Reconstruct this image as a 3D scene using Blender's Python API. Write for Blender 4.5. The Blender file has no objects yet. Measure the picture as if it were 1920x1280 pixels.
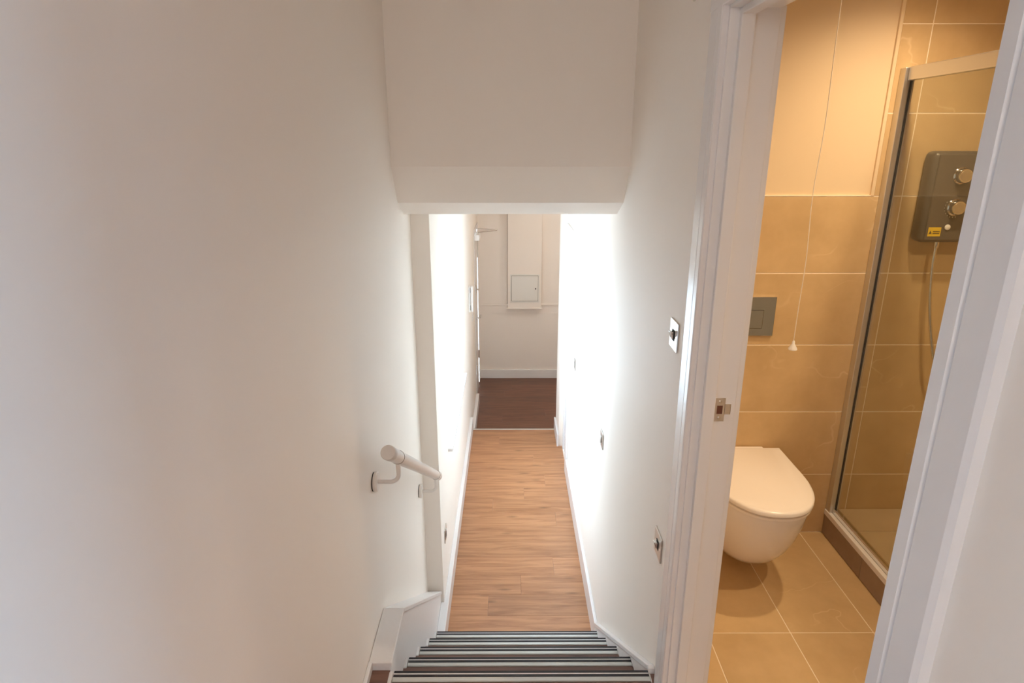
import bpy, bmesh, math, random
from mathutils import Vector, Matrix

random.seed(7)
scn = bpy.context.scene
col = scn.collection
R = math.radians

# ------------------------------------------------------------------ camera, world, lights, exposure
EYE = 1.69                      # eye height over the landing (z = 0); +y runs down the stairs
cam_d = bpy.data.cameras.new('camera')
cam = bpy.data.objects.new('camera', cam_d)
col.objects.link(cam)
cam.location = (0, 0, EYE)
cam.rotation_euler = (R(90 - 17.5), 0, R(-0.23))
cam_d.sensor_width = 36.0
cam_d.lens = 36.0 * 1180.0 / 1920.0
cam_d.clip_start = 0.02
scn.camera = cam

world = bpy.data.worlds.new('overcast_sky')
scn.world = world
world.use_nodes = True
wb = world.node_tree.nodes['Background']
wb.inputs['Color'].default_value = (0.66, 0.83, 1.0, 1)
wb.inputs['Strength'].default_value = 13.5

scn.view_settings.view_transform = 'Standard'
scn.view_settings.look = 'None'
scn.view_settings.gamma = 1.0
scn.view_settings.use_curve_mapping = False
scn.view_settings.exposure = 0.72
scn.cycles.use_denoising = True
scn.cycles.max_bounces = 11
scn.cycles.diffuse_bounces = 9
scn.cycles.glossy_bounces = 3
scn.cycles.transmission_bounces = 4
scn.cycles.transparent_max_bounces = 8
scn.cycles.sample_clamp_indirect = 12.0

def portal(name, loc, rot, sx, sy):
    l = bpy.data.lights.new(name, 'AREA')
    l.shape = 'RECTANGLE'
    l.size = sx
    l.size_y = sy
    l.cycles.is_portal = True
    o = bpy.data.objects.new(name, l)
    col.objects.link(o)
    o.location = loc
    o.rotation_euler = rot
    return o

def lamp(name, loc, watts, color, radius, spot=None):
    l = bpy.data.lights.new(name, 'SPOT' if spot else 'POINT')
    l.energy = watts
    l.color = color
    l.shadow_soft_size = radius
    if spot:
        l.spot_size = R(spot)
        l.spot_blend = 1.0
    o = bpy.data.objects.new(name, l)
    col.objects.link(o)
    o.location = loc
    return o

# window openings (hall window in the left wall, side-room window behind the camera on the right)
WY0, WY1, WZ0, WZ1 = 3.60, 4.87, -0.13, 0.77
portal('hall_window_daylight', (-0.56, (WY0 + WY1) / 2, (WZ0 + WZ1) / 2), (0, R(-90), 0), WZ1 - WZ0, WY1 - WY0)
RY0, RY1, RZ0, RZ1 = -1.55, -0.50, 0.85, 2.05
portal('side_room_window_daylight', (2.56, (RY0 + RY1) / 2, (RZ0 + RZ1) / 2), (0, R(90), 0), RZ1 - RZ0, RY1 - RY0)
WARM = (1.0, 0.73, 0.45)
BULBS = ((1.38, 1.96), (1.50, 1.26))
for lx, ly in BULBS:
    lamp('bathroom_downlight_bulb', (lx, ly, 2.375), 34.0, WARM, 0.03, 140)

lamp('landing_fill_light', (0.0, -2.3, 2.15), 14.0, (0.93, 0.96, 1.0), 0.08)  # unseen lamp added to light the faces turned toward the camera
lamp('lobby_fill_light', (1.15, 6.35, 1.10), 7.0, (1.0, 0.90, 0.78), 0.10)  # unseen lamp added to brighten the far lobby wall

# ------------------------------------------------------------------ materials
def new_mat(name):
    m = bpy.data.materials.new(name)
    m.use_nodes = True
    nt = m.node_tree
    b = nt.nodes['Principled BSDF']
    return m, nt, b

def N(nt, kind, **kw):
    n = nt.nodes.new(kind)
    for k, v in kw.items():
        setattr(n, k, v)
    return n

def plain(name, rgb, rough=0.5, metal=0.0, bump=0.0, bscale=60.0, vary=0.0, vscale=3.0, coat=0.0, spec=0.5):
    m, nt, b = new_mat(name)
    b.inputs['Base Color'].default_value = (*rgb, 1)
    b.inputs['Roughness'].default_value = rough
    b.inputs['Metallic'].default_value = metal
    b.inputs['Specular IOR Level'].default_value = spec
    b.inputs['Coat Weight'].default_value = coat
    tc = N(nt, 'ShaderNodeTexCoord')
    if vary:
        nz = N(nt, 'ShaderNodeTexNoise')
        nz.inputs['Scale'].default_value = vscale
        nz.inputs['Detail'].default_value = 1
        nt.links.new(tc.outputs['Object'], nz.inputs['Vector'])
        mx = N(nt, 'ShaderNodeMix', data_type='RGBA')
        mx.inputs[6].default_value = (*[c * (1 - vary) for c in rgb], 1)
        mx.inputs[7].default_value = (*[min(1, c * (1 + vary)) for c in rgb], 1)
        nt.links.new(nz.outputs['Fac'], mx.inputs[0])
        nt.links.new(mx.outputs[2], b.inputs['Base Color'])
    if bump:
        nb = N(nt, 'ShaderNodeTexNoise')
        nb.inputs['Scale'].default_value = bscale
        nb.inputs['Detail'].default_value = 1
        nt.links.new(tc.outputs['Object'], nb.inputs['Vector'])
        bp = N(nt, 'ShaderNodeBump')
        bp.inputs['Strength'].default_value = bump
        bp.inputs['Distance'].default_value = 0.002
        nt.links.new(nb.outputs['Fac'], bp.inputs['Height'])
        nt.links.new(bp.outputs['Normal'], b.inputs['Normal'])
    return m

def wood(name, c1, c2, rough=0.38, rot_grain=False):
    """plank: grain along the local x axis, tone and pattern differ from plank to plank"""
    m, nt, b = new_mat(name)
    tc = N(nt, 'ShaderNodeTexCoord')
    oi = N(nt, 'ShaderNodeObjectInfo')
    mp = N(nt, 'ShaderNodeMapping')
    mp.inputs['Scale'].default_value = (1.6, 20.0, 1.0) if not rot_grain else (20.0, 1.6, 1.0)
    mul = N(nt, 'ShaderNodeVectorMath', operation='MULTIPLY')
    cmb = N(nt, 'ShaderNodeCombineXYZ')
    for k in ('X', 'Y', 'Z'):
        nt.links.new(oi.outputs['Random'], cmb.inputs[k])
    nt.links.new(cmb.outputs[0], mul.inputs[0])
    mul.inputs[1].default_value = (37.0, 91.0, 53.0)
    add = N(nt, 'ShaderNodeVectorMath', operation='ADD')
    nt.links.new(tc.outputs['Object'], mp.inputs['Vector'])
    nt.links.new(mp.outputs[0], add.inputs[0])
    nt.links.new(mul.outputs[0], add.inputs[1])
    nz = N(nt, 'ShaderNodeTexNoise')
    nz.inputs['Scale'].default_value = 1.6
    nz.inputs['Detail'].default_value = 5
    nz.inputs['Roughness'].default_value = 0.62
    nz.inputs['Distortion'].default_value = 0.6
    nt.links.new(add.outputs[0], nz.inputs['Vector'])
    rp = N(nt, 'ShaderNodeValToRGB')
    rp.color_ramp.elements[0].position = 0.30
    rp.color_ramp.elements[0].color = (*c1, 1)
    rp.color_ramp.elements[1].position = 0.62
    rp.color_ramp.elements[1].color = (*c2, 1)
    nt.links.new(nz.outputs['Fac'], rp.inputs['Fac'])
    # a few dark knots
    mp2 = N(nt, 'ShaderNodeMapping')
    mp2.inputs['Scale'].default_value = (3.2, 11.0, 1.0) if not rot_grain else (11.0, 3.2, 1.0)
    add2 = N(nt, 'ShaderNodeVectorMath', operation='ADD')
    nt.links.new(tc.outputs['Object'], mp2.inputs['Vector'])
    nt.links.new(mp2.outputs[0], add2.inputs[0])
    nt.links.new(mul.outputs[0], add2.inputs[1])
    vo = N(nt, 'ShaderNodeTexVoronoi')
    vo.inputs['Scale'].default_value = 0.9
    nt.links.new(add2.outputs[0], vo.inputs['Vector'])
    kr = N(nt, 'ShaderNodeMapRange')
    kr.inputs['From Min'].default_value = 0.03
    kr.inputs['From Max'].default_value = 0.16
    kr.inputs['To Min'].default_value = 0.62
    kr.inputs['To Max'].default_value = 1.0
    nt.links.new(vo.outputs['Distance'], kr.inputs['Value'])
    tone = N(nt, 'ShaderNodeMapRange')
    tone.inputs['To Min'].default_value = 0.90
    tone.inputs['To Max'].default_value = 1.10
    nt.links.new(oi.outputs['Random'], tone.inputs['Value'])
    mm = N(nt, 'ShaderNodeMath', operation='MULTIPLY')
    nt.links.new(kr.outputs[0], mm.inputs[0])
    nt.links.new(tone.outputs[0], mm.inputs[1])
    sc = N(nt, 'ShaderNodeVectorMath', operation='SCALE')
    nt.links.new(rp.outputs['Color'], sc.inputs[0])
    nt.links.new(mm.outputs[0], sc.inputs['Scale'])
    nt.links.new(sc.outputs[0], b.inputs['Base Color'])
    b.inputs['Roughness'].default_value = rough
    bp = N(nt, 'ShaderNodeBump')
    bp.inputs['Strength'].default_value = 0.12
    bp.inputs['Distance'].default_value = 0.001
    nt.links.new(nz.outputs['Fac'], bp.inputs['Height'])
    nt.links.new(bp.outputs['Normal'], b.inputs['Normal'])
    return m

def stone(name, c1, c2, vein, rough=0.45):
    """porcelain tile: cloudy tone plus a few thin pale veins, different on every tile"""
    m, nt, b = new_mat(name)
    tc = N(nt, 'ShaderNodeTexCoord')
    oi = N(nt, 'ShaderNodeObjectInfo')
    cmb = N(nt, 'ShaderNodeCombineXYZ')
    for k in ('X', 'Y', 'Z'):
        nt.links.new(oi.outputs['Random'], cmb.inputs[k])
    mul = N(nt, 'ShaderNodeVectorMath', operation='MULTIPLY')
    mul.inputs[1].default_value = (17.0, 41.0, 29.0)
    nt.links.new(cmb.outputs[0], mul.inputs[0])
    add = N(nt, 'ShaderNodeVectorMath', operation='ADD')
    nt.links.new(tc.outputs['Object'], add.inputs[0])
    nt.links.new(mul.outputs[0], add.inputs[1])
    n1 = N(nt, 'ShaderNodeTexNoise')
    n1.inputs['Scale'].default_value = 5.0
    n1.inputs['Detail'].default_value = 4
    n1.inputs['Roughness'].default_value = 0.65
    nt.links.new(add.outputs[0], n1.inputs['Vector'])
    rp = N(nt, 'ShaderNodeValToRGB')
    rp.color_ramp.elements[0].position = 0.30
    rp.color_ramp.elements[0].color = (*c1, 1)
    rp.color_ramp.elements[1].position = 0.72
    rp.color_ramp.elements[1].color = (*c2, 1)
    nt.links.new(n1.outputs['Fac'], rp.inputs['Fac'])
    # veins: thin level set of a distorted noise, broken up by a second noise
    n2 = N(nt, 'ShaderNodeTexNoise')
    n2.inputs['Scale'].default_value = 0.9
    n2.inputs['Detail'].default_value = 5
    n2.inputs['Roughness'].default_value = 0.55
    n2.inputs['Distortion'].default_value = 0.15
    nt.links.new(add.outputs[0], n2.inputs['Vector'])
    sub = N(nt, 'ShaderNodeMath', operation='SUBTRACT')
    nt.links.new(n2.outputs['Fac'], sub.inputs[0])
    sub.inputs[1].default_value = 0.5
    ab = N(nt, 'ShaderNodeMath', operation='ABSOLUTE')
    nt.links.new(sub.outputs[0], ab.inputs[0])
    vr = N(nt, 'ShaderNodeMapRange')
    vr.inputs['From Min'].default_value = 0.0
    vr.inputs['From Max'].default_value = 0.0035
    vr.inputs['To Min'].default_value = 0.40
    vr.inputs['To Max'].default_value = 0.0
    nt.links.new(ab.outputs[0], vr.inputs['Value'])
    n3 = N(nt, 'ShaderNodeTexNoise')
    n3.inputs['Scale'].default_value = 4.0
    nt.links.new(add.outputs[0], n3.inputs['Vector'])
    br = N(nt, 'ShaderNodeMapRange')
    br.inputs['From Min'].default_value = 0.47
    br.inputs['From Max'].default_value = 0.62
    nt.links.new(n3.outputs['Fac'], br.inputs['Value'])
    vm = N(nt, 'ShaderNodeMath', operation='MULTIPLY')
    nt.links.new(vr.outputs[0], vm.inputs[0])
    nt.links.new(br.outputs[0], vm.inputs[1])
    mx = N(nt, 'ShaderNodeMix', data_type='RGBA')
    nt.links.new(vm.outputs[0], mx.inputs[0])
    nt.links.new(rp.outputs['Color'], mx.inputs[6])
    mx.inputs[7].default_value = (*vein, 1)
    nt.links.new(mx.outputs[2], b.inputs['Base Color'])
    b.inputs['Roughness'].default_value = rough
    return m

def glass(name, tint, rough=0.0, ior=1.45):
    """thin pane: tinted see-through plus a Fresnel reflection"""
    m = bpy.data.materials.new(name)
    m.use_nodes = True
    nt = m.node_tree
    nt.nodes.clear()
    out = N(nt, 'ShaderNodeOutputMaterial')
    tr = N(nt, 'ShaderNodeBsdfTransparent')
    tr.inputs['Color'].default_value = (*tint, 1)
    gl = N(nt, 'ShaderNodeBsdfGlossy')
    gl.inputs['Roughness'].default_value = rough
    fr = N(nt, 'ShaderNodeFresnel')
    geo = N(nt, 'ShaderNodeNewGeometry')      # same reflectance from both sides of the thin pane
    mr = N(nt, 'ShaderNodeMapRange')
    mr.inputs['To Min'].default_value = ior
    mr.inputs['To Max'].default_value = 1.0 / ior
    nt.links.new(geo.outputs['Backfacing'], mr.inputs['Value'])
    nt.links.new(mr.outputs[0], fr.inputs['IOR'])
    mx = N(nt, 'ShaderNodeMixShader')
    nt.links.new(fr.outputs[0], mx.inputs[0])
    nt.links.new(tr.outputs[0], mx.inputs[1])
    nt.links.new(gl.outputs[0], mx.inputs[2])
    nt.links.new(mx.outputs[0], out.inputs['Surface'])
    return m

M = {
    'wall': plain('magnolia_wall_paint', (0.89, 0.83, 0.765), 0.62, vary=0.012, vscale=2.0),
    'ceiling': plain('white_ceiling_paint', (0.84, 0.81, 0.77), 0.8),
    'sidewall': plain('grey_side_room_paint', (0.46, 0.51, 0.58), 0.8),
    'carpet': plain('grey_carpet', (0.30, 0.31, 0.33), 0.95, bump=0.3, bscale=300),
    'gloss': plain('white_gloss_trim', (0.80, 0.78, 0.78), 0.22),
    'satin': plain('white_satin_trim', (0.80, 0.78, 0.77), 0.35),
    'string': plain('white_painted_string', (0.78, 0.75, 0.74), 0.40, bump=0.25, bscale=45),
    'plank': wood('laminate_plank', (0.31, 0.130, 0.056), (0.51, 0.25, 0.120)),
    'plank_dark': wood('dark_laminate_plank', (0.115, 0.045, 0.024), (0.20, 0.085, 0.046)),
    'tread': wood('tread_vinyl', (0.16, 0.080, 0.058), (0.26, 0.14, 0.105), 0.5),
    'underfloor': plain('dark_underlay', (0.10, 0.055, 0.03), 0.8),
    'tile': stone('beige_stone_tile', (0.56, 0.395, 0.205), (0.67, 0.485, 0.265), (0.86, 0.70, 0.46)),
    'tile_dark': stone('kerb_stone_tile', (0.30, 0.215, 0.15), (0.38, 0.28, 0.20), (0.60, 0.48, 0.34)),
    'grout': plain('pale_grout', (0.90, 0.80, 0.64), 0.9),
    'bathpaint': plain('bathroom_wall_paint', (0.78, 0.63, 0.43), 0.6),
    'ceramic': plain('white_glazed_ceramic', (0.86, 0.83, 0.80), 0.10, coat=0.3),
    'seat': plain('white_seat_plastic', (0.90, 0.86, 0.82), 0.22),
    'chrome': plain('polished_chrome', (0.80, 0.79, 0.78), 0.08, metal=1.0),
    'steel': plain('brushed_steel', (0.62, 0.58, 0.54), 0.28, metal=1.0, bump=0.05, bscale=300),
    'alu': plain('satin_aluminium', (0.72, 0.71, 0.69), 0.35, metal=1.0),
    'alu_ramp': plain('ribbed_aluminium_tread_edge', (0.62, 0.63, 0.61), 0.45, metal=0.4),
    'black': plain('black_grip_rubber', (0.018, 0.016, 0.02), 0.55, bump=0.3, bscale=400),
    'whiteline': plain('white_insert_line', (0.85, 0.83, 0.82), 0.5),
    'rail': plain('cream_coated_rail', (0.80, 0.75, 0.70), 0.30),
    'railcap': plain('cream_cap_plastic', (0.72, 0.66, 0.60), 0.45),
    'dark': plain('dark_gap', (0.03, 0.028, 0.026), 0.7),
    'grey': plain('grey_shower_case', (0.085, 0.078, 0.070), 0.35),
    'greyface': plain('grey_shower_face', (0.105, 0.095, 0.085), 0.18),
    'yellow': plain('yellow_sticker', (0.80, 0.55, 0.03), 0.5),
    'print': plain('black_print', (0.05, 0.04, 0.02), 0.6),
    'plastic': plain('white_plastic', (0.82, 0.81, 0.80), 0.35),
    'panel': plain('pale_grey_panel', (0.80, 0.79, 0.75), 0.4),
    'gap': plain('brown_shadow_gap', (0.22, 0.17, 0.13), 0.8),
    'cord': plain('white_cord', (0.85, 0.80, 0.72), 0.7),
    'glass_screen': glass('shower_glass', (0.86, 0.87, 0.83)),
    'glass_window': glass('window_glass', (0.95, 0.97, 0.97)),
    'glass_sky_tint': glass('sky_tint_window_glass', (0.82, 0.92, 1.0)),  # pane tint stands in for bluer sky light from the side room
    'latchwood': plain('raw_mortice_wood', (0.16, 0.055, 0.03), 0.8),
    'traytile': stone('tray_tile', (0.60, 0.48, 0.33), (0.70, 0.57, 0.40), (0.80, 0.66, 0.48)),
}

# ------------------------------------------------------------------ mesh helpers (all coordinates are world metres)
WLOC = {}

class MB:
    def __init__(self):
        self.bm = bmesh.new()
        self.smooth = False
    def box(self, x0, x1, y0, y1, z0, z1, bev=0.0, seg=2):
        b2 = bmesh.new()
        vs = [b2.verts.new((x, y, z)) for x in (x0, x1) for y in (y0, y1) for z in (z0, z1)]
        for f in ((0, 1, 3, 2), (4, 6, 7, 5), (0, 4, 5, 1), (2, 3, 7, 6), (0, 2, 6, 4), (1, 5, 7, 3)):
            b2.faces.new([vs[i] for i in f])
        if bev:
            bmesh.ops.bevel(b2, geom=b2.edges[:], offset=bev, segments=seg, profile=0.5, affect='EDGES')
        self.join(b2)
        return self
    def join(self, b2):
        me = bpy.data.meshes.new('tmp')
        b2.to_mesh(me)
        b2.free()
        self.bm.from_mesh(me)
        bpy.data.meshes.remove(me)
    def prism(self, pts, axis, a0, a1, bev=0.0):
        """polygon pts in the two other axes, extruded along axis 0/1/2 from a0 to a1"""
        b2 = bmesh.new()
        def P(u, v, a):
            return ((a, u, v), (u, a, v), (u, v, a))[axis]
        lo = [b2.verts.new(P(u, v, a0)) for u, v in pts]
        hi = [b2.verts.new(P(u, v, a1)) for u, v in pts]
        n = len(pts)
        b2.faces.new(lo)
        b2.faces.new(hi[::-1])
        for i in range(n):
            j = (i + 1) % n
            b2.faces.new((lo[i], hi[i], hi[j], lo[j]))
        bmesh.ops.recalc_face_normals(b2, faces=b2.faces[:])
        if bev:
            bmesh.ops.bevel(b2, geom=b2.edges[:], offset=bev, segments=2, profile=0.5, affect='EDGES')
        self.join(b2)
        return self
    def tube(self, path, r, n=16, caps=True):
        b2 = bmesh.new()
        P = [Vector(p) for p in path]
        rs = r if isinstance(r, (list, tuple)) else [r] * len(P)
        T = []
        for i in range(len(P)):
            a = P[max(i - 1, 0)]
            b = P[min(i + 1, len(P) - 1)]
            T.append((b - a).normalized())
        up = Vector((0, 0, 1)) if abs(T[0].z) < 0.9 else Vector((1, 0, 0))
        u = T[0].cross(up).normalized()
        rings = []
        for i, p in enumerate(P):
            u = (u - T[i] * u.dot(T[i])).normalized()
            w = T[i].cross(u)
            rings.append([b2.verts.new(p + (u * math.cos(2 * math.pi * k / n) + w * math.sin(2 * math.pi * k / n)) * rs[i]) for k in range(n)])
        for a, b in zip(rings, rings[1:]):
            for k in range(n):
                b2.faces.new((a[k], a[(k + 1) % n], b[(k + 1) % n], b[k]))
        if caps:
            b2.faces.new(rings[0][::-1])
            b2.faces.new(rings[-1])
        bmesh.ops.recalc_face_normals(b2, faces=b2.faces[:])
        self.join(b2)
        self.smooth = True
        return self
    def lathe(self, c, axis, prof, n=32):
        """prof: list of (radius, distance along axis)"""
        d = Vector(axis).normalized()
        u = d.cross(Vector((0, 0, 1)) if abs(d.z) < 0.9 else Vector((1, 0, 0))).normalized()
        w = d.cross(u)
        b2 = bmesh.new()
        rings = []
        for r, t in prof:
            r = max(r, 1e-5)
            rings.append([b2.verts.new(Vector(c) + d * t + (u * math.cos(2 * math.pi * k / n) + w * math.sin(2 * math.pi * k / n)) * r) for k in range(n)])
        for a, b in zip(rings, rings[1:]):
            for k in range(n):
                b2.faces.new((a[k], a[(k + 1) % n], b[(k + 1) % n], b[k]))
        b2.faces.new(rings[0])
        b2.faces.new(rings[-1])
        bmesh.ops.remove_doubles(b2, verts=b2.verts[:], dist=2e-5)
        bmesh.ops.recalc_face_normals(b2, faces=b2.faces[:])
        self.join(b2)
        self.smooth = True
        return self
    def loft(self, rings):
        b2 = bmesh.new()
        V = [[b2.verts.new(p) for p in r] for r in rings]
        n = len(V[0])
        for a, b in zip(V, V[1:]):
            for k in range(n):
                b2.faces.new((a[k], a[(k + 1) % n], b[(k + 1) % n], b[k]))
        b2.faces.new(V[0])
        b2.faces.new(V[-1])
        bmesh.ops.recalc_face_normals(b2, faces=b2.faces[:])
        self.join(b2)
        self.smooth = True
        return self
    def holed(self, plane_axis, a0, a1, u0, u1, v0, v1, holes):
        """slab normal to plane_axis (0 or 1) between a0 and a1; holes are (u0,u1,v0,v1); u runs along the other ground axis, v along z"""
        us = sorted({u0, u1, *[h[0] for h in holes], *[h[1] for h in holes]})
        vs = sorted({v0, v1, *[h[2] for h in holes], *[h[3] for h in holes]})
        us = [u for u in us if u0 <= u <= u1]
        vs = [v for v in vs if v0 <= v <= v1]
        def solid(i, j):
            if not (0 <= i < len(us) - 1 and 0 <= j < len(vs) - 1):
                return False
            cu, cv = (us[i] + us[i + 1]) / 2, (vs[j] + vs[j + 1]) / 2
            return not any(h[0] < cu < h[1] and h[2] < cv < h[3] for h in holes)
        b2 = bmesh.new()
        def P(a, u, v):
            return b2.verts.new((a, u, v) if plane_axis == 0 else (u, a, v))
        def quad(*p):
            b2.faces.new([P(*q) for q in p])
        for i in range(len(us) - 1):
            for j in range(len(vs) - 1):
                if not solid(i, j):
                    continue
                A, B, C, D = us[i], us[i + 1], vs[j], vs[j + 1]
                quad((a0, A, C), (a0, B, C), (a0, B, D), (a0, A, D))
                quad((a1, A, C), (a1, B, C), (a1, B, D), (a1, A, D))
                if not solid(i - 1, j): quad((a0, A, C), (a1, A, C), (a1, A, D), (a0, A, D))
                if not solid(i + 1, j): quad((a0, B, C), (a1, B, C), (a1, B, D), (a0, B, D))
                if not solid(i, j - 1): quad((a0, A, C), (a1, A, C), (a1, B, C), (a0, B, C))
                if not solid(i, j + 1): quad((a0, A, D), (a1, A, D), (a1, B, D), (a0, B, D))
        bmesh.ops.remove_doubles(b2, verts=b2.verts[:], dist=1e-5)
        bmesh.ops.recalc_face_normals(b2, faces=b2.faces[:])
        self.join(b2)
        return self
    def build(self, name, mat, parent=None, smooth=None, bevel=0.0):
        vs = [v.co.copy() for v in self.bm.verts]
        c = Vector((sum((max(v[i] for v in vs), min(v[i] for v in vs))) / 2 for i in range(3)))
        for v in self.bm.verts:
            v.co -= c
        me = bpy.data.meshes.new(name)
        self.bm.to_mesh(me)
        self.bm.free()
        me.materials.append(M[mat] if isinstance(mat, str) else mat)
        if self.smooth if smooth is None else smooth:
            me.polygons.foreach_set('use_smooth', [True] * len(me.polygons))
            try:
                me.set_sharp_from_angle(angle=R(40))
            except Exception:
                pass
        o = bpy.data.objects.new(name, me)
        col.objects.link(o)
        o.location = c
        WLOC[o] = c.copy()
        if parent is not None:
            o.parent = parent
            o.matrix_parent_inverse = Matrix.Translation(-WLOC[parent])
        if bevel:
            b = o.modifiers.new('bevel', 'BEVEL')
            b.width = bevel
            b.segments = 2
            b.limit_method = 'ANGLE'
        return o

def BX(*a, **k):
    return MB().box(*a, **k)

def empty(name, loc):
    o = bpy.data.objects.new(name, None)
    o.empty_display_size = 0.1
    col.objects.link(o)
    o.location = loc
    WLOC[o] = Vector(loc)
    return o

def tag(o, label=None, cat=None, group=None, kind=None):
    if label: o['label'] = label
    if cat: o['category'] = cat
    if group: o['group'] = group
    if kind: o['kind'] = kind
    return o

def struct(o, label, cat='wall'):
    return tag(o, label, cat, kind='structure')

def piece(name, mesh_cache, key, maker, loc, parent):
    """alike pieces share mesh data"""
    if key not in mesh_cache:
        o = maker().build(name, 'wall', None)
        mesh_cache[key] = o
        o.location = loc
    else:
        o = mesh_cache[key].copy()
        o.name = name
        col.objects.link(o)
        o.location = loc
    WLOC[o] = Vector(loc)
    o.parent = parent
    o.matrix_parent_inverse = Matrix.Translation(-WLOC[parent])
    return o

# ------------------------------------------------------------------ main dimensions
XL, XR = -0.475, 0.485          # stair side walls
XH = -0.385                     # hall left wall
HF, LF = -0.99, -1.18           # hall floor, entrance floor
CE = 2.40                       # landing / bathroom ceiling
NIB = 3.05                      # front of the wall return at the stair foot
TH = 5.65                       # threshold line
FAR = 7.56                      # far wall
HC = 1.385                      # hall ceiling
BB = 2.47                       # bathroom back wall (tile face)
BXL = 0.595                     # bathroom side of the partition
GO, RI = 0.263, 0.198           # going and rise
TX0L = -.4015
Y5 = 1.68                       # landing edge

# ------------------------------------------------------------------ walls
struct(BX(XL - .15, XL, -2.8, NIB, LF - .1, CE).build('wall_left', 'wall'),
       'long cream painted wall on the left behind the handrail')
struct(MB().holed(0, XH - .15, XH, NIB, FAR, LF - .1, HC, [(WY0, WY1, WZ0, WZ1), (6.80, 7.42, LF, .77)]).build('wall_hall_left', 'wall'),
       'bright hall wall with the sunlit window and the entrance door')
struct(BX(XL - .15, XH - .15 + .002, NIB + .001, NIB + .12, LF - .1, HC).build('wall_return', 'wall'),
       'narrow beige wall return at the foot of the stairs')
DY0, DY1, DZ = 0.665, 1.530, 1.972         # bathroom doorway (lining faces)
SY0, SY1 = -0.75, 0.08                     # side-room doorway behind the camera
struct(MB().holed(0, XR, BXL, -2.8, 5.28, LF - .1, CE,
                  [(DY0 - .03, DY1 + .03, 0, DZ + .03), (SY0, SY1, 0, 2.0), (4.82, 5.24, HF, 1.02)]).build('wall_right', 'wall'),
       'cream wall on the right with the bathroom doorway and switches')
struct(BX(.452, BXL, 5.281, TH, LF - .1, HC).build('wall_hall_end', 'wall'),
       'white end of the right hall wall beside the threshold')
struct(BX(-1.0, 1.9, FAR, FAR + .12, LF - .1, HC).build('wall_far', 'wall'),
       'beige far wall of the entrance lobby with the access panel')
struct(BX(BXL, 1.9, TH - .12, TH, LF - .1, HC).build('wall_lobby_near', 'wall'),
       'lobby side wall around the corner on the right')
struct(BX(1.9, 2.0, TH - .12, FAR, LF - .1, HC).build('wall_lobby_right', 'wall'), 'right end wall of the entrance lobby')
struct(BX(XL - .15, BXL, -2.92, -2.8, -.1, CE).build('wall_landing_back', 'wall'), 'landing end wall behind the viewer')
# bulkhead over the stairs: upright face, sloped band, sloped soffit, then the hall ceiling
AY = 2.62
struct(MB().prism([(AY, CE), (AY, 1.600), (2.73, 1.447), (2.875, HC), (3.2, HC), (3.2, CE)], 0, XL, XR).build('wall_bulkhead', 'wall'),
       'beige boxed-in bulkhead hanging over the stairs')
struct(BX(XL - .15, BXL, -2.8, AY, CE, CE + .1).build('ceiling_landing', 'ceiling'), 'landing ceiling', 'ceiling')
struct(BX(XL - .15, 2.0, 3.2, FAR, HC, HC + .1).build('ceiling_hall', 'ceiling'), 'hall ceiling below the bulkhead', 'ceiling')
# side room behind the camera that lets daylight onto the landing
struct(BX(BXL, 2.5, .08, .20, 0, CE).build('wall_side_room', 'sidewall'), 'partition between the side room and the bathroom')
struct(BX(BXL, 2.6, -1.75, -1.6, -.1, CE).build('wall_side_room_back', 'sidewall'), 'back wall of the side room')
struct(MB().holed(0, 2.5, 2.62, -1.6, .20, -.1, CE, [(RY0, RY1, RZ0, RZ1)]).build('wall_side_room_window', 'sidewall'), 'window wall of the side room')
struct(BX(BXL, 2.62, -1.6, .2, CE, CE + .1).build('ceiling_side_room', 'ceiling'), 'side room ceiling', 'ceiling')
struct(BX(BXL, 2.5, -1.6, .08, -.1, 0).build('floor_side_room', 'carpet'), 'side room floor', 'floor')
# bathroom shell
TB = BB + .008                   # plaster face behind the wall tiles
bw = struct(BX(BXL, 2.25, TB, TB + .15, -.1, CE).build('wall_bathroom_back', 'bathpaint'),
            'bathroom back wall, orange cream paint above stone tiles')
brw = struct(BX(2.25, 2.37, .2, TB + .15, -.1, CE).build('wall_bathroom_right', 'grout'), 'tiled right wall of the shower')
struct(BX(BXL, 2.37, .2, TB + .15, CE, CE + .1).build('ceiling_bathroom', 'ceiling'), 'bathroom ceiling with downlights', 'ceiling')

# ------------------------------------------------------------------ floors
fl = struct(BX(XL, XR, -2.8, Y5 - .042, -.12, -.012).build('floor_landing', 'underfloor'), 'brown plank floor of the landing', 'floor')
fh = struct(BX(XH - .02, XR + .02, Y5 + 4 * GO - .3, TH, HF - .12, HF - .012).build('floor_hall', 'underfloor'),
            'warm brown plank floor of the hall at the foot of the stairs', 'floor')
fe = struct(BX(XH - .02, 1.9, TH + .002, FAR, LF - .12, LF - .012).build('floor_lobby', 'underfloor'),
            'dark brown plank floor of the entrance lobby beyond the threshold', 'floor')
plank_cache = {}
def planks(parent, x0, x1, y0, y1, z, w, seed, mat='plank', L=1.22):
    rnd = random.Random(seed)
    y = y0
    while y < y1 - .01:
        ye = min(y + w, y1)
        cuts = [x0]
        c = x0 + rnd.uniform(.18, L)
        while c < x1 - .08:
            cuts.append(round(c, 3))
            c += L
        cuts.append(x1)
        for a, b in zip(cuts, cuts[1:]):
            o = MB().box(a + .0003, b - .0003, y + .0003, ye - .0003, z - .012, z + rnd.uniform(-.0001, .0001), bev=.0005, seg=1).build('plank', mat, parent)
        y = ye
planks(fh, XH + .005, XR, Y5 + 4 * GO - .02, TH - .03, HF, .184, 3)
planks(fe, XH + .005, 1.88, TH + .002, FAR, LF, .184, 5, 'plank_dark')
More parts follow.
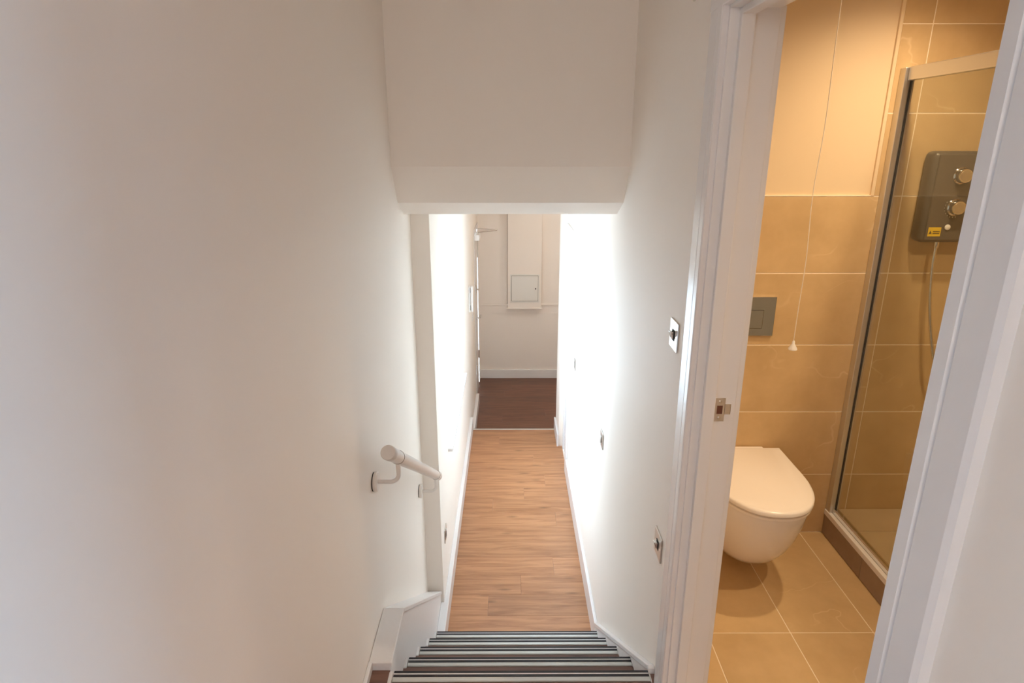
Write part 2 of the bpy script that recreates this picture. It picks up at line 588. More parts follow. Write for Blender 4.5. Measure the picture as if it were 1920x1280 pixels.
BX(XL + .001, -.4025, Y5 - .0425, 1.687, -.012, 0).build('plank', 'tread', fl)
BX(.467, XR - .001, Y5 - .0425, 1.669, -.012, 0).build('plank', 'tread', fl)
planks(fl, XL + .001, XR - .001, -2.8, Y5 - .043, 0, .184, 9, 'tread')
# bathroom floor tiles 300 x 600
fb = struct(BX(BXL, 2.25, .2, TB, -.12, -.0012).build('floor_bathroom', 'grout'), 'beige stone tiled bathroom floor', 'floor')
G = .0019
xs = [BXL, .715, 1.016, 1.317, 1.44]
ysr = [BB, 1.852, 1.25, .65, .2]
for a, b in zip(xs, xs[1:]):
    for c, d in zip(ysr[1:], ysr):
        MB().box(a + G, b - G, c + G, d - G, -.010, 0, bev=.0007, seg=1).build('tile', 'tile', fb)
# threshold
t = empty('threshold_strip', (0.04, TH - .015, HF))
tag(t, 'bright metal threshold strip between the hall floor and the darker lobby floor', 'threshold')
BX(XH + .03, .452, TH - .030, TH - .004, HF - .004, HF + .004, bev=.0015).build('metal_strip', 'alu', t)
BX(XH + .03, .452, TH - .004, TH + .002, LF, HF + .003).build('step_edge', 'dark', t)
struct(BX(XH, .452, TH - .02, TH - .0045, LF - .1, HF - .013).build('trim_step_riser', 'satin'), 'small riser down to the lobby floor', 'trim')

# bathroom wall tiles 600 x 300 on the back wall
rows = [0, .295, .595, .895, 1.195, 1.495, 1.795, 2.095, 2.395]
gr = MB().box(BXL, 2.25, TB - .0070, TB + .001, 0, 1.4935).build('grout_bed', 'grout', bw)
gr2 = MB().box(1.40, 2.25, TB - .0070, TB + .001, 1.4935, CE).build('grout_bed', 'grout', bw)
for i in range(8):
    cols_ = [BXL, .91, 1.51, 2.11, 2.25] if i < 5 else [1.40, 1.51, 2.11, 2.25]
    for a, b in zip(cols_, cols_[1:]):
        MB().box(a + G, b - G, BB, TB, rows[i] + G, rows[i + 1] - G, bev=.0008, seg=1).build('tile', 'tile', bw)
ycuts = [.2, .67, 1.27, 1.87, BB]
for i in range(8):
    for a, b in zip(ycuts, ycuts[1:]):
        MB().box(2.2490, 2.2505, a + G, b - G, rows[i] + G, rows[i + 1] - G).build('tile', 'tile', brw)
MB().box(1.388, 1.401, BB - .002, TB, 1.4955, CE, bev=.002).build('edge_trim', 'bathpaint', bw)
MB().box(BXL, 1.401, BB - .0005, TB, 1.4945, 1.4985, bev=.001).build('edge_trim', 'grout', bw)

# ------------------------------------------------------------------ skirtings
def skirting(name, pts, thick, label):
    pass
struct(MB().prism([(TX0L, Y5 + 4 * GO + .005), (-.357, Y5 + 4 * GO + .005), (-.357, TH), (XH, TH), (XH, NIB), (TX0L, NIB)], 2, HF, HF + .125, bev=.003).build('baseboard_hall_left', 'gloss'), 'white skirting along the left hall wall', 'skirting')
struct(BX(XH, -.350, TH + .003, 6.74, LF, LF + .12, bev=.004).build('baseboard_lobby_left', 'gloss'), 'white skirting left of the lobby beside the entrance door', 'skirting')
struct(BX(.467, XR, 2.83, 4.74, HF, HF + .15, bev=.004).build('baseboard_hall_right', 'gloss'), 'white skirting along the right hall wall', 'skirting')
struct(BX(.434, .452, 5.265, TH, HF, HF + .125, bev=.004).build('baseboard_hall_end', 'gloss'), 'short white skirting at the end of the right hall wall', 'skirting')
struct(BX(XH, 1.9, FAR - .018, FAR, LF, LF + .115, bev=.004).build('baseboard_far', 'satin'), 'white skirting along the far lobby wall', 'skirting')
struct(MB().box(XL, XL + .014, .2, Y5 + .01, 0, .035, bev=.004).build('baseboard_landing', 'gloss'), 'thin white bead along the left landing wall', 'skirting')

# ------------------------------------------------------------------ staircase
st = empty('staircase', (0, Y5, HF))
tag(st, 'straight flight of brown steps with black and silver striped nosings', 'staircase')
TX0, TX1 = -.402, .466
NX0, NX1 = -.388, .463
nos_src = None
for k in range(5):                         # k = 0 is the landing edge
    y, z = Y5 + k * GO, -k * RI
    if k:
        BX(TX0, TX1, y - GO - .02, y - .042, z - .02, z - .001).build('tread', 'tread', st)
    BX(TX0, TX1, y - .042, y - .004, z - .045, z - .004).build('tread_edge', 'tread', st)
    BX(TX0, TX1, y - .030, y - .018, z - RI, z - .045).build('riser', 'string', st)
    n = MB().prism([(y - .041, z - .001), (y - .041, z + .0005), (y - .038, z + .0030), (y - .002, z + .0030), (y + .003, z - .001),
                    (y + .003, z - .032), (y, z - .032), (y, z - .004), (y - .004, z - .004)], 0, NX0, NX1).build('nosing', 'alu_ramp', st)
    BX(NX0 + .001, NX1 - .001, y - .0095, y + .0008, z + .0025, z + .0042, bev=.0005, seg=1).build('grip_strip', 'black', n)
    BX(NX0 + .001, NX1 - .001, y - .0140, y - .0095, z + .0025, z + .0038).build('insert_line', 'whiteline', n)
    BX(NX0 + .001, NX1 - .001, y - .0245, y - .0140, z + .0025, z + .0042, bev=.0005, seg=1).build('grip_strip', 'black', n)
    # painted end blocks of the tread where the paint runs over the nosing ends
    BX(TX0 - .002, NX0 - .002, y - .048, y + .002, z - .030, z + .003, bev=.004).build('painted_nosing_end', 'string', st)
    BX(NX1 + .0015, TX1 + .001, y - .048, y + .002, z - .030, z + .003, bev=.0004).build('painted_nosing_end', 'string', st)
# left string: box with a cap, level at the top then sloping down to the wall return
SLOPE = .745
zt = .030
yk = 1.95
zb = zt - SLOPE * (NIB - yk)
ls = MB().prism([(1.69, -.14), (1.69, zt - .02), (yk, zt - .02), (NIB, zb - .02), (NIB, HF), (Y5 + 4 * GO - .1, HF)], 0, XL + .001, TX0).build('string_box', 'string', st)
MB().prism([(1.688, zt - .02), (1.688, zt), (yk, zt), (yk, zt - .02)], 0, XL + .001, TX0 + .006, bev=.003).build('string_cap', 'string', st)
MB().prism([(yk, zt - .02), (yk, zt), (NIB - .001, zb), (NIB - .001, zb - .022)], 0, XL + .001, TX0 + .006, bev=.003).build('string_cap', 'string', st)
# right string: a board on the wall with a moulded top edge
ry1 = 2.83
rz0, rz1 = .015, .015 - .735 * (2.83 - 1.69)
MB().prism([(1.69, -.16), (1.69, rz0), (ry1, rz1), (ry1, HF), (Y5 + 4 * GO - .1, HF)], 0, TX1 + .0005, XR - .001).build('string_board', 'string', st)
MB().prism([(1.688, rz0 - .018), (1.688, rz0 + .004), (ry1, rz1 + .004), (ry1, rz1 - .018)], 0, TX1 - .005, XR - .001, bev=.003).build('string_moulding', 'gloss', st)
BX(TX1 - .004, XR - .001, 1.670, 1.6885, -.004, rz0 + .004, bev=.003).build('string_end', 'gloss', st)

# ------------------------------------------------------------------ handrail
hr = empty('handrail', (XL, 1.8, .4))
tag(hr, 'short cream tubular handrail on two brackets on the left stair wall', 'handrail')
RX = -.385
def rail_pt(y):
    return Vector((RX, y, .753 - .636 * (y - 1.80)))
A, B = rail_pt(1.80), rail_pt(2.995)
d = (B - A).normalized()
MB().tube([A, B], .0235, 28).build('rail', 'rail', hr)
MB().lathe(A, -d, [(.0245, -.03), (.0245, .004), (.022, .007), (0, .0075)]).build('end_cap', 'railcap', hr)
MB().lathe(B, d, [(.0245, -.02), (.0245, .004), (.022, .007), (0, .0075)]).build('end_cap', 'rail', hr)
for y in (1.945, 2.91):
    p = rail_pt(y)
    zp = p.z - .095
    pl = MB().lathe((XL + .003, y, zp), (1, 0, 0), [(.033, 0), (.036, .004), (.036, .010), (.032, .0145), (0, .015)]).build('mount_plate', 'rail', hr)
    MB().lathe((XL, y, zp), (1, 0, 0), [(.0335, 0), (.0335, .0035), (0, .0036)]).build('shadow_gasket', 'dark', pl)
    path = [(XL + .012, y, zp), (RX - .030, y, zp)]
    for a in range(1, 9):
        t_ = a / 8 * math.pi / 2
        path.append((RX - .030 + .030 * math.sin(t_), y, zp + .030 - .030 * math.cos(t_)))
    path.append((RX, y, p.z - .022))
    MB().tube(path, [.0075] * (len(path) - 1) + [.0095], 14).build('bracket_arm', 'rail', hr)
    MB().lathe(p - d * .002, d, [(.0242, 0), (.0246, .001), (.0246, .003), (.0242, .004)]).build('clamp_ring', 'gap', hr)

# ------------------------------------------------------------------ bathroom doorway
dr = empty('door_1', (XR, 1.1, 0))
struct(dr, 'white gloss bathroom door frame with a steel strike plate', 'door frame')
AX = XR - .018
def architrave(yi, yo, z1, parent):
    s = 1 if yo > yi else -1
    m = MB()
    prof = [(XR, yi), (AX + .004, yi), (AX + .001, yi + s * .004), (AX, yi + s * .026), (AX + .0045, yi + s * .029),
            (AX + .001, yi + s * .033), (AX + .001, yo - s * .008), (AX + .005, yo), (XR, yo)]
    m.prism(prof, 2, -.0, z1)
    return m.build('architrave', 'gloss', parent)
architrave(DY1 + .006, DY1 + .096, DZ + .09, dr)
architrave(DY0 - .006, DY0 - .090, DZ + .09, dr)
BX(AX, XR, DY0 - .0895, DY1 + .0955, DZ + .006, DZ + .095, bev=.002).build('head_architrave', 'gloss', dr)
for (a, b, nm) in ((DY1, DY1 + .0295, 'lining'), (DY0 - .0295, DY0, 'lining')):
    BX(XR - .001, BXL + .001, a, b, 0, DZ + .028, bev=.0015).build(nm, 'satin', dr)
BX(XR - .001, BXL + .001, DY0, DY1, DZ, DZ + .0285, bev=.0015).build('head_lining', 'satin', dr)
BX(.5065, .538, DY1 - .014, DY1 + .001, 0, DZ - .0005, bev=.002).build('door_stop', 'satin', dr)
BX(.5065, .538, DY0 - .001, DY0 + .014, 0, DZ - .0005, bev=.002).build('door_stop', 'satin', dr)
BX(.5065, .538, DY0 + .013, DY1 - .013, DZ - .014, DZ + .001, bev=.002).build('door_stop', 'satin', dr)
for a, b in ((DY1 + .006, DY1 + .075),):
    BX(BXL, BXL + .016, a, b, 0, DZ + .006, bev=.002).build('inner_architrave', 'satin', dr)
# strike plate in the rebate
zs = 1.018
sp = MB().holed(1, DY1 - .0012, DY1 + .001, .5415, .568, zs - .033, zs + .033, [(.547, .562, zs - .012, zs + .012)]).build('strike_plate', 'steel', dr)
MB().prism([(.567, DY1 - .0012), (.582, DY1 - .0012), (.589, DY1 + .003), (.589, DY1 + .0042), (.581, DY1 + .0006), (.567, DY1 + .0006)], 2, zs - .013, zs + .016).build('strike_lip', 'steel', sp)
BX(.547, .562, DY1 - .0004, DY1 + .0002, zs - .012, zs + .012).build('latch_recess', 'latchwood', sp)
for dz in (-.023, .023):
    s_ = MB().lathe((.5545, DY1 - .001, zs + dz), (0, -1, 0), [(.0042, 0), (.0042, .0006), (.0030, .0013), (0, .0014)], 16).build('screw', 'steel', sp)

leaf = BX(BXL + .004, BXL + .839, DY0 - .062, DY0 - .024, .006, DZ - .004, bev=.002).build('leaf', 'satin', dr)
for z in (.25, 1.0, 1.75):
    MB().tube([(BXL + .003, DY0 - .016, z - .05), (BXL + .003, DY0 - .016, z + .05)], .007, 12).build('hinge', 'steel', leaf)
hl = MB().lathe((BXL + .780, DY0 - .024, 1.02), (0, 1, 0), [(.026, 0), (.026, .006), (.022, .009), (0, .0095)], 24).build('rose', 'steel', leaf)
MB().tube([(BXL + .780, DY0 - .016, 1.02), (BXL + .780, DY0 + .030, 1.02), (BXL + .772, DY0 + .038, 1.02), (BXL + .66, DY0 + .038, 1.02)], .009, 12).build('lever', 'steel', leaf)

# side-room doorway, plain lining (behind the viewer)
d4 = empty('door_4', (XR, SY0, 0))
struct(d4, 'plain white lining of the side room doorway', 'door frame')
BX(XR - .01, BXL + .01, SY0, SY0 + .03, 0, 2.0, bev=.002).build('lining', 'satin', d4)
BX(XR - .01, BXL + .01, SY1 - .03, SY1, 0, 2.0, bev=.002).build('lining', 'satin', d4)
BX(XR - .01, BXL + .01, SY0 + .03, SY1 - .03, 1.97, 2.0, bev=.002).build('lining', 'satin', d4)

# ------------------------------------------------------------------ hall window
w1 = empty('window_1', (XH, (WY0 + WY1) / 2, WZ0))
struct(w1, 'bright hall window with a white sill on the left wall', 'window')
xo, xi = XH - .13, XH - .08
for (a, b, c, e) in ((WY0, WY0 + .05, WZ0, WZ1), (WY1 - .05, WY1, WZ0, WZ1), (WY0 + .05, WY1 - .05, WZ0, WZ0 + .05), (WY0 + .05, WY1 - .05, WZ1 - .05, WZ1),
                     ((WY0 + WY1) / 2 - .03, (WY0 + WY1) / 2 + .03, WZ0 + .05, WZ1 - .05)):
    BX(xo, xi, a, b, c, e, bev=.004).build('window_frame', 'plastic', w1)
ym = (WY0 + WY1) / 2
for a, b in ((WY0 + .05, ym - .03), (ym + .03, WY1 - .05)):
    BX(xo + .02, xo + .026, a, b, WZ0 + .05, WZ1 - .05).build('pane', 'glass_window', w1)
BX(XH - .079, XH + .030, WY0 - .05, WY1 + .05, WZ0 - .024, WZ0 - .0005, bev=.006).build('window_sill', 'gloss', w1)
w2 = empty('window_2', (2.5, (RY0 + RY1) / 2, RZ0))
struct(w2, 'side room window behind the viewer', 'window')
for (a, b, c, e) in ((RY0, RY0 + .05, RZ0, RZ1), (RY1 - .05, RY1, RZ0, RZ1), (RY0 + .05, RY1 - .05, RZ0, RZ0 + .05), (RY0 + .05, RY1 - .05, RZ1 - .05, RZ1)):
    BX(2.53, 2.58, a, b, c, e).build('window_frame', 'plastic', w2)
BX(2.552, 2.558, RY0 + .05, RY1 - .05, RZ0 + .05, RZ1 - .05).build('pane', 'glass_sky_tint', w2)

# ------------------------------------------------------------------ hall cupboard door (right) and entrance door (left)
d2 = empty('door_2', (XR, 5.03, HF))
struct(d2, 'closed white cupboard door in the right hall wall', 'door')
BX(XR + .012, XR + .050, 4.865, 5.20, HF + .005, 1.00, bev=.002).build('leaf', 'gloss', d2)
BX(AX, XR, 4.75, 4.828, HF, 1.062, bev=.003).build('architrave', 'gloss', d2)
BX(AX, XR, 4.828, 5.262, 1.000, 1.062, bev=.003).build('head_architrave', 'gloss', d2)
BX(XR, BXL, 4.8205, 4.860, HF, 1.0195, bev=.001).build('lining', 'gloss', d2)
BX(XR, BXL, 5.205, 5.2395, HF, 1.0195, bev=.001).build('lining', 'gloss', d2)
for z in (-.60, .12, .72):
    MB().tube([(XR + .010, 4.863, z - .05), (XR + .010, 4.863, z + .05)], .007, 12).build('hinge', 'steel', d2)
d3 = empty('door_3', (XH, 7.1, LF))
struct(d3, 'white entrance door on the left with an overhead closer', 'door')
lf = BX(XH - .044, XH + .001, 6.825, 7.395, LF + .006, .745, bev=.002).build('leaf', 'satin', d3)
BX(XH, XH + .007, 6.745, 6.815, LF, .80, bev=.003).build('architrave', 'satin', d3)
BX(XH, XH + .012, 7.405, 7.475, LF, .80, bev=.003).build('architrave', 'satin', d3)
BX(XH, XH + .010, 6.815, 7.405, .747, .80, bev=.003).build('head_architrave', 'satin', d3)
clo = BX(XH + .001, XH + .058, 6.87, 7.11, .672, .735, bev=.008).build('door_closer', 'plastic', d3)
MB().tube([(XH + .03, 6.93, .735), (XH + .03, 6.93, .765)], .012, 12).build('spindle', 'steel', clo)
MB().tube([(XH + .03, 6.93, .762), (XH + .245, 7.02, .772)], .009, 10).build('closer_arm', 'chrome', clo)
MB().tube([(XH + .245, 7.02, .772), (XH + .015, 7.10, .778)], .007, 10).build('closer_arm', 'chrome', clo)
# latch, lever and hinges on the leaf
lk = BX(XH + .001, XH + .018, 6.85, 6.91, .09, .17, bev=.006).build('night_latch', 'steel', d3)
MB().tube([(XH + .012, 6.88, .13), (XH + .045, 6.88, .13)], .010, 12).build('thumb_turn', 'steel', lk)
lv = BX(XH + .001, XH + .008, 6.86, 6.90, -.30, -.15, bev=.004).build('lever_plate', 'steel', d3)
MB().tube([(XH, 6.88, -.20), (XH + .045, 6.88, -.20), (XH + .05, 6.90, -.20), (XH + .05, 7.00, -.20)], .009, 10).build('lever', 'steel', lv)
for z in (.55, .45, -.80):
    MB().tube([(XH + .004, 7.398, z - .05), (XH + .004, 7.398, z + .05)], .008, 10).build('hinge', 'steel', d3)
BX(XH + .001, XH + .016, 6.84, 6.87, -.86, -.76, bev=.003).build('low_bolt', 'steel', d3)

# ------------------------------------------------------------------ lobby far wall: boxing, panel, dado lines
bc = struct(BX(-.022, .386, FAR - .085, FAR, -.235, HC, bev=.002).build('trim_boxing', 'wall'), 'beige boxed-in pipe casing on the far wall', 'boxing')
BX(-.034, .398, FAR - .095, FAR - .0005, -.250, -.2355, bev=.002).build('bottom_lip', 'wall', bc)
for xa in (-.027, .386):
    BX(xa, xa + .005, FAR - .003, FAR - .0002, -.235, HC).build('shade_line', 'gap', bc)  # dark strips paint in the shade lines beside the casing
cp = empty('access_panel', (.185, FAR - .085, -.16))
tag(cp, 'small square pale grey access panel door with a round lock on the far wall', 'access panel')
BX(.008, .362, FAR - .093, FAR - .0855, -.165, .182, bev=.002).build('frame', 'panel', cp)
BX(.0225, .3475, FAR - .0945, FAR - .0925, -.149, .1665).build('shadow_gap', 'gap', cp)
lid = BX(.026, .344, FAR - .100, FAR - .0947, -.1455, .163, bev=.0015).build('door', 'panel', cp)
MB().lathe((.315, FAR - .100, .006), (0, -1, 0), [(.008, 0), (.008, .003), (.005, .0035), (0, .0036)], 16).build('lock', 'dark', lid)
struct(BX(XH, 1.9, FAR - .012, FAR, -.225, -.205, bev=.003).build('trim_dado', 'wall'), 'thin dado ridge across the far wall', 'trim')
struct(BX(-.22, 1.9, FAR - .004, FAR, -.330, -.323, bev=.001).build('trim_dado_lower', 'wall'), 'faint second ridge under the dado on the far wall', 'trim')

# ------------------------------------------------------------------ wall plates
def plate(name, wall_x, side, y, z, label, cat, metal='steel', kind='rocker'):
    """side -1: plate on a wall that faces -x; +1: on a wall that faces +x"""
    e = empty(name, (wall_x, y, z))
    tag(e, label, cat, 'steel wall plates of the stairs and hall')
    h = .043
    def bx(d0, d1, y0, y1, z0, z1, bev=0.0):
        a, b = wall_x + side * d0, wall_x + side * d1
        return MB().box(min(a, b), max(a, b), y + y0, y + y1, z + z0, z + z1, bev=bev)
    p = bx(0, .0055, -h, h, -h, h, .002).build('face_plate', metal, e)
    if kind == 'socket':
        bx(.0055, .0062, -.024, .024, -.030, .012).build('socket_inset', 'dark', p)
        bx(.0055, .0100, -.006, .006, .020, .034, .001).build('rocker', 'plastic', e)
    elif kind == 'toggle':
        r = bx(.0055, .0068, -.013, .013, -.016, .016, .0005).build('rocker_surround', 'dark', p)
        a = wall_x
        m = MB().prism([(a + side * .0068, z - .011), (a + side * .0068, z + .011), (a + side * .019, z + .012), (a + side * .012, z - .009)], 1, y - .009, y + .009, bev=.0015)
        m.build('toggle', 'chrome', e)
    else:
        r = bx(.0055, .0062, -.013, .013, -.018, .018).build('rocker_surround', 'dark', p)
        a = wall_x
        MB().prism([(a + side * .0062, z - .016), (a + side * .0062, z + .016), (a + side * .0085, z + .016), (a + side * .0125, z - .016)], 1, y - .011, y + .011, bev=.0008).build('rocker', metal, e)
    for dy in (-.030, .030):
        c = (wall_x + side * .0055, y + dy, z)
        MB().lathe(c, (side, 0, 0), [(.0035, 0), (.0035, .0006), (0, .0010)], 14).build('screw', 'chrome', p)
    return e
plate('light_switch', XR, -1, 1.762, 1.154, 'polished steel light switch on the right wall tucked against the bathroom door frame', 'switch', 'chrome', 'toggle')
plate('wall_switch', XR, -1, 1.750, .447, 'brownish steel switch low on the right stair wall near the bathroom door', 'switch', 'steel', 'toggle')
plate('light_switch', XR, -1, 2.985, .214, 'steel light switch halfway along the bright right wall at the stair foot', 'switch', 'steel', 'rocker')
plate('light_switch', XR, -1, 4.36, .138, 'small far light switch beside the white cupboard door', 'switch', 'steel', 'rocker')
plate('wall_socket', XH, 1, 3.225, -.52, 'steel socket low on the left hall wall behind the wall return', 'socket', 'steel', 'socket')
e = plate('light_switch', XH, 1, 6.32, -.03, 'small switch under the white intercom near the entrance door', 'switch', 'plastic', 'rocker')
ic = empty('intercom', (XH, 5.80, .285))
tag(ic, 'white intercom handset on the left wall before the entrance door', 'intercom')
BX(XH, XH + .014, 5.755, 5.845, .165, .405, bev=.004).build('base', 'plastic', ic)
hs = MB().box(XH + .018, XH + .042, 5.765, 5.815, .160, .410, bev=.010, seg=3).build('handset', 'plastic', ic)
BX(XH + .010, XH + .020, 5.775, 5.805, .18, .22).build('cradle', 'dark', ic)
BX(XH + .010, XH + .020, 5.775, 5.805, .35, .39).build('cradle', 'dark', ic)
hk = empty('wall_hook', (XR, 1.83, 2.05))
tag(hk, 'small dark knob high on the right wall beside the door frame', 'hook')
MB().lathe((XR, 1.83, 2.062), (-1, 0, 0), [(.016, 0), (.016, .004), (.006, .006), (.006, .020), (.012, .024), (.012, .030), (0, .033)], 24).build('knob', 'dark', hk)
MB().lathe((XR, 1.83, 2.062), (-1, 0, 0), [(.020, 0), (.020, .003), (.016, .0035)], 24).build('rose', 'steel', hk)

# ------------------------------------------------------------------ toilet
tl = empty('toilet', (.972, BB, 0))
tag(tl, 'wall-hung white toilet with a closed lid in the bathroom', 'toilet')
TCX = .972
def dring(hw, yb, yf, z, n=56, frac=.56, pw=2.25, back=1.0):
    """D outline: straight sides from the wall, rounded front; yb back (large y), yf front"""
    L = yb - yf
    ys = yf + L * frac
    pts = []
    nf = n * 3 // 5
    for i in range(nf + 1):                 # front curve from +x side to -x side
        a = math.pi * i / nf
        c, s = math.cos(a), math.sin(a)
        x = hw * (abs(c) ** (2 / pw)) * (1 if c >= 0 else -1)
        y = ys - (ys - yf) * (abs(s) ** (2 / pw))
        pts.append((TCX + x, y, z))
    m = n - nf - 1
    side = m // 3
    for i in range(1, side + 1):
        t = i / side
        pts.append((TCX - hw * (1 + (back - 1) * t), ys + (yb - ys) * t, z))
    rest = m - 2 * side
    for i in range(1, rest + 1):
        pts.append((TCX + hw * back * (-1 + 2 * i / (rest + 1)), yb, z))
    for i in range(side):
        t = 1 - i / side
        pts.append((TCX + hw * (1 + (back - 1) * t), ys + (yb - ys) * t, z))
    return pts
WB = BB - .001
secs = [(.400, .183, 1.955, 1.0), (.395, .184, 1.952, 1.0), (.36, .182, 1.958, 1.0), (.31, .177, 1.972, 1.0), (.25, .168, 1.995, 1.0), (.19, .155, 2.028, .98),
        (.14, .138, 2.066, .96), (.105, .120, 2.104, .94), (.085, .100, 2.140, .92), (.076, .078, 2.18, .9)]
MB().loft([dring(hw, WB, yf, z, back=bk) for z, hw, yf, bk in secs[::-1]]).build('bowl', 'ceramic', tl)
MB().loft([dring(.180, WB - .03, 1.951, .4005), dring(.187, WB - .03, 1.940, .4045), dring(.187, WB - .03, 1.940, .4135), dring(.179, WB - .03, 1.953, .4165)]).build('seat_ring', 'seat', tl)
ld = MB().loft([dring(.179, WB - .03, 1.953, .4195), dring(.189, WB - .03, 1.934, .4235), dring(.189, WB - .03, 1.934, .435), dring(.186, WB - .03, 1.938, .440), dring(.178, WB - .036, 1.948, .4425)]).build('lid', 'seat', tl)
BX(TCX - .125, TCX + .125, WB - .045, WB - .004, .402, .436, bev=.006).build('hinge_bar', 'seat', tl)
# flush plate
fp = empty('flush_plate', (.96, BB, .94))
tag(fp, 'mirror chrome dual flush plate on the tiles above the toilet', 'flush plate')
BX(.852, 1.076, BB - .010, BB - .0002, .937, 1.100, bev=.0015).build('plate', 'chrome', fp)
BX(.8895, 1.0285, BB - .0112, BB - .0095, .9685, 1.0465).build('button_gap', 'dark', fp)
for a, b in ((.891, .957), (.959, 1.027)):
    BX(a, b, BB - .0135, BB - .0105, .970, 1.045, bev=.001).build('button', 'chrome', fp)

# ------------------------------------------------------------------ shower: tray, screen, unit
KX = 1.420
SY = 1.05                       # near end of the shower
tr = empty('shower_tray', (1.83, 1.7, 0))
tag(tr, 'raised tiled shower tray with a dark stone kerb and pale edge strip', 'shower tray')
BX(KX + .008, 2.2485, SY, BB - .0005, 0, .112).build('tray_body', 'grout', tr)
for a, b in ((SY, 1.55), (1.55, 2.15), (2.15, BB)):
    BX(KX, KX + .008, a + .001, b - .001, .001, .098, bev=.0006, seg=1).build('kerb_tile', 'tile_dark', tr)
BX(KX - .004, KX + .016, SY, BB - .0005, .098, .122, bev=.002).build('edge_strip', 'plastic', tr)
for a, b in ((SY, 1.70), (1.70, 2.30), (2.30, BB)):
    for c, e_ in ((KX + .017, 1.80), (1.80, 2.2480)):
        BX(c + .001, e_ - .001, a + .001, b - .002, .112, .120, bev=.0006, seg=1).build('tray_tile', 'traytile', tr)
ss = empty('shower_screen', (1.445, 1.8, .12))
tag(ss, 'framed clear glass shower screen standing on the kerb', 'shower screen')
GX = 1.446
BX(GX - .026, GX + .012, BB - .036, BB - .0005, .122, 1.948, bev=.002).build('wall_profile', 'alu', ss)
BX(GX - .016, GX + .010, SY + .05, BB - .0365, 1.904, 1.950, bev=.003).build('top_rail', 'alu', ss)
BX(GX - .012, GX + .010, SY + .05, BB - .0365, .1225, .146, bev=.002).build('bottom_rail', 'chrome', ss)
BX(GX - .003, GX + .003, SY + .08, BB - .037, .146, 1.904).build('pane', 'glass_screen', ss)
BX(GX - .014, GX + .012, SY + .02, SY + .05, .122, 1.950, bev=.003).build('end_profile', 'chrome', ss)
BX(GX - .0035, GX + .0035, BB - .0395, BB - .0368, .147, 1.903).build('seal', 'dark', ss)

su = empty('shower_unit', (1.665, BB, 1.33))
tag(su, 'dark grey electric shower unit with two chrome knobs and a yellow sticker', 'shower unit')
ux0, ux1, uz0, uz1 = 1.562, 1.772, 1.326, 1.662
body = MB().box(ux0, ux1, BB - .070, BB - .0004, uz0, uz1, bev=.022, seg=4)
body.smooth = True
body.build('case', 'grey', su)
face = MB().box(ux0 + .016, ux1 - .016, BB - .0765, BB - .068, uz0 + .010, uz1 - .010, bev=.004, seg=2)
face.build('front_panel', 'greyface', su)
FY = BB - .0765
for z in (1.575, 1.460):
    k = MB().lathe((1.668, FY, z), (0, -1, 0), [(.031, 0), (.031, .004), (.028, .007), (.0265, .008), (.0265, .024), (.024, .028), (0, .0285)], 36).build('knob', 'chrome', su)
    MB().lathe((1.668, FY - .028, z), (0, -1, 0), [(.021, 0), (.021, .0008), (0, .001)], 30).build('knob_face', 'alu', k)
dm = MB()
for i in range(9):
    a = R(150 + i * 17)
    dm.box(1.668 + .037 * math.cos(a) - .001, 1.668 + .037 * math.cos(a) + .001, FY - .0006, FY, 1.460 + .037 * math.sin(a) - .002, 1.460 + .037 * math.sin(a) + .002)
dm.build('dial_marks', 'alu', su)
MB().lathe((1.656, FY, 1.386), (0, -1, 0), [(.0105, 0), (.0105, .003), (.009, .004), (0, .0042)], 28).build('button', 'plastic', su)
stk = BX(1.586, 1.634, FY - .0006, FY, 1.352, 1.386).build('sticker', 'yellow', su)
MB().prism([(1.589, 1.361), (1.601, 1.361), (1.595, 1.374)], 1, FY - .0010, FY - .0005).build('warning_triangle', 'print', stk)
BX(1.604, 1.630, FY - .0010, FY - .0005, 1.368, 1.3715).build('print_line', 'print', stk)
BX(1.604, 1.630, FY - .0010, FY - .0005, 1.361, 1.3645).build('print_line', 'print', stk)
hose = []
hp = [(1.652, BB - .040, 1.330), (1.652, BB - .042, 1.24), (1.664, BB - .050, 1.10), (1.685, BB - .060, .98), (1.712, BB - .075, .86), (1.76, BB - .08, .76), (1.83, BB - .08, .72),
      (1.90, BB - .08, .78), (1.94, BB - .07, .95), (1.958, BB - .078, 1.25), (1.96, BB - .040, 1.54)]
for i in range(len(hp) - 1):
    p0, p1, p2, p3 = [Vector(hp[max(0, min(len(hp) - 1, i + k))]) for k in (-1, 0, 1, 2)]
    for s_ in range(24):
        t_ = s_ / 24
        hose.append(.5 * ((2 * p1) + (p2 - p0) * t_ + (2 * p0 - 5 * p1 + 4 * p2 - p3) * t_ ** 2 + (3 * p1 - p0 - 3 * p2 + p3) * t_ ** 3))
MB().tube(hose, [.0072 if i % 2 else .0060 for i in range(len(hose))], 10).build('hose', 'chrome', su)
rr = MB().tube([(1.96, BB - .055, 1.20), (1.96, BB - .055, 1.88)], .010, 16).build('riser_rail', 'chrome', su)
for z in (1.22, 1.86):
    MB().tube([(1.96, BB - .001, z), (1.96, BB - .055, z)], .009, 12).build('rail_bracket', 'chrome', rr)
hh = MB().lathe((1.96, BB - .085, 1.62), (0, -.55, 1), [(.010, -.09), (.013, 0), (.013, .10), (.016, .14), (0, .142)], 20).build('handset', 'chrome', su)
MB().lathe((1.96, BB - .160, 1.765), (0, -1, -.55), [(.02, -.02), (.045, 0), (.048, .012), (.044, .016), (0, .017)], 28).build('spray_head', 'chrome', hh)
BX(1.944, 1.976, BB - .10, BB - .04, 1.60, 1.64, bev=.005).build('handset_holder', 'plastic', su)
MB().lathe((1.652, BB - .040, 1.328), (0, 0, -1), [(.010, 0), (.010, .022), (.008, .026), (0, .0262)], 20).build('hose_nut', 'chrome', su)

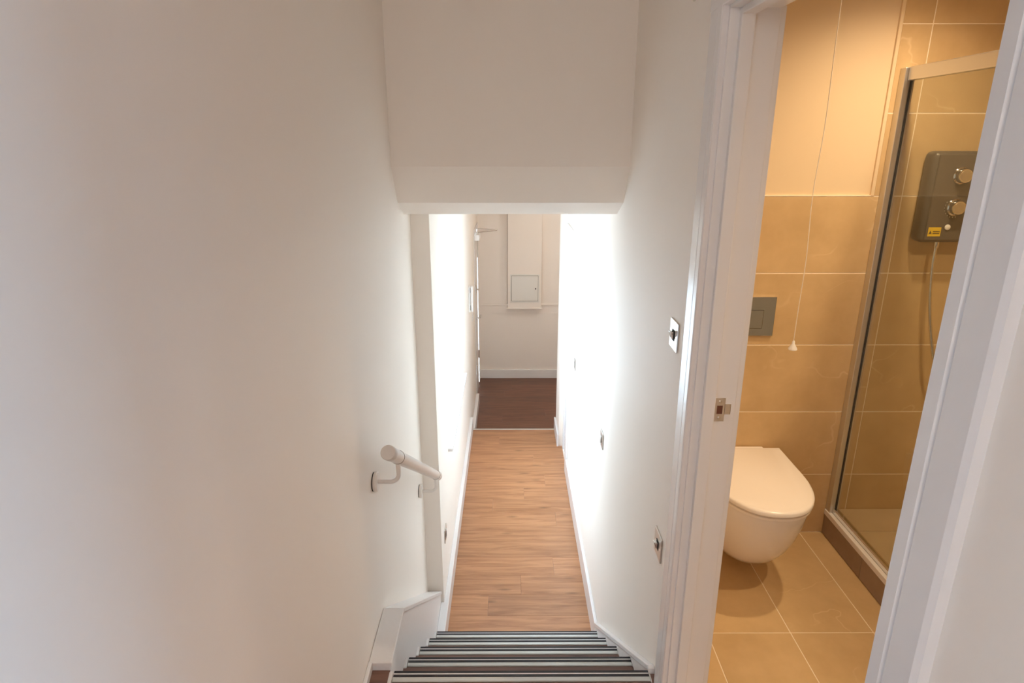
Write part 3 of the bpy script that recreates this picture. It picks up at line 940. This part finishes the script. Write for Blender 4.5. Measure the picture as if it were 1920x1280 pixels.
# ------------------------------------------------------------------ pull cord, downlights
pc = empty('pull_cord', (.972, 2.05, 2.39))
tag(pc, 'white bathroom light pull cord hanging in front of the back wall', 'pull cord')
cpts = []
for i in range(40):
    z = 2.375 - (2.375 - 1.043) * i / 39
    cpts.append((.972 + .004 * math.sin(i * .45) * math.exp(-((z - 1.5) / .35) ** 2), 2.05 + .002 * math.sin(i * .31), z))
MB().tube(cpts, .0014, 8).build('cord', 'cord', pc)
MB().lathe((.972, 2.05, 1.046), (0, 0, -1), [(.002, 0), (.0045, .004), (.005, .012), (.0145, .028), (.0150, .032), (.012, .034), (0, .0335)], 28).build('handle', 'plastic', pc)
MB().lathe((.972, 2.05, CE), (0, 0, -1), [(.040, 0), (.040, .018), (.034, .026), (0, .0262)], 32).build('ceiling_rose', 'plastic', pc)
for i, (lx, ly) in enumerate(BULBS):
    q = empty('downlight', (lx, ly, CE))
    tag(q, ('round recessed bathroom downlight over the toilet', 'round recessed bathroom downlight nearer the door')[i], 'downlight', 'bathroom downlights')
    b2 = MB().lathe((lx, ly, CE), (0, 0, -1), [(.030, .0), (.032, .006), (.044, .006), (.045, .001), (.045, 0)], 32).build('bezel', 'alu', q)

cl = empty('fill_lamp', (1.15, 6.35, HC))  # made-up fixture for the added lobby light
tag(cl, 'unseen added lobby fill lamp around the corner to the right', 'added fill lamp')
MB().lathe((1.15, 6.35, HC), (0, 0, -1), [(.14, 0), (.14, .02), (.13, .03), (.0, .031)], 40).build('base', 'plastic', cl)
MB().lathe((1.15, 6.35, HC - .031), (0, 0, -1), [(.03, 0), (.03, .05), (.02, .06), (0, .061)], 24).build('fill_lamp_holder', 'plastic', cl)
ll = empty('fill_lamp', (0, -2.3, CE))  # made-up fixture for the added landing light
tag(ll, 'unseen added landing fill lamp behind the viewer on a short white flex', 'added fill lamp')
MB().lathe((0, -2.3, CE), (0, 0, -1), [(.05, 0), (.05, .015), (.03, .03), (0, .031)], 32).build('ceiling_rose', 'plastic', ll)  # rose of the added landing fill lamp
MB().tube([(0, -2.3, CE - .03), (0, -2.3, 2.27)], .004, 8).build('fill_lamp_flex', 'plastic', ll)
MB().lathe((0, -2.3, 2.275), (0, 0, -1), [(.012, 0), (.018, .01), (.018, .04), (0, .041)], 20).build('fill_lamp_holder', 'plastic', ll)
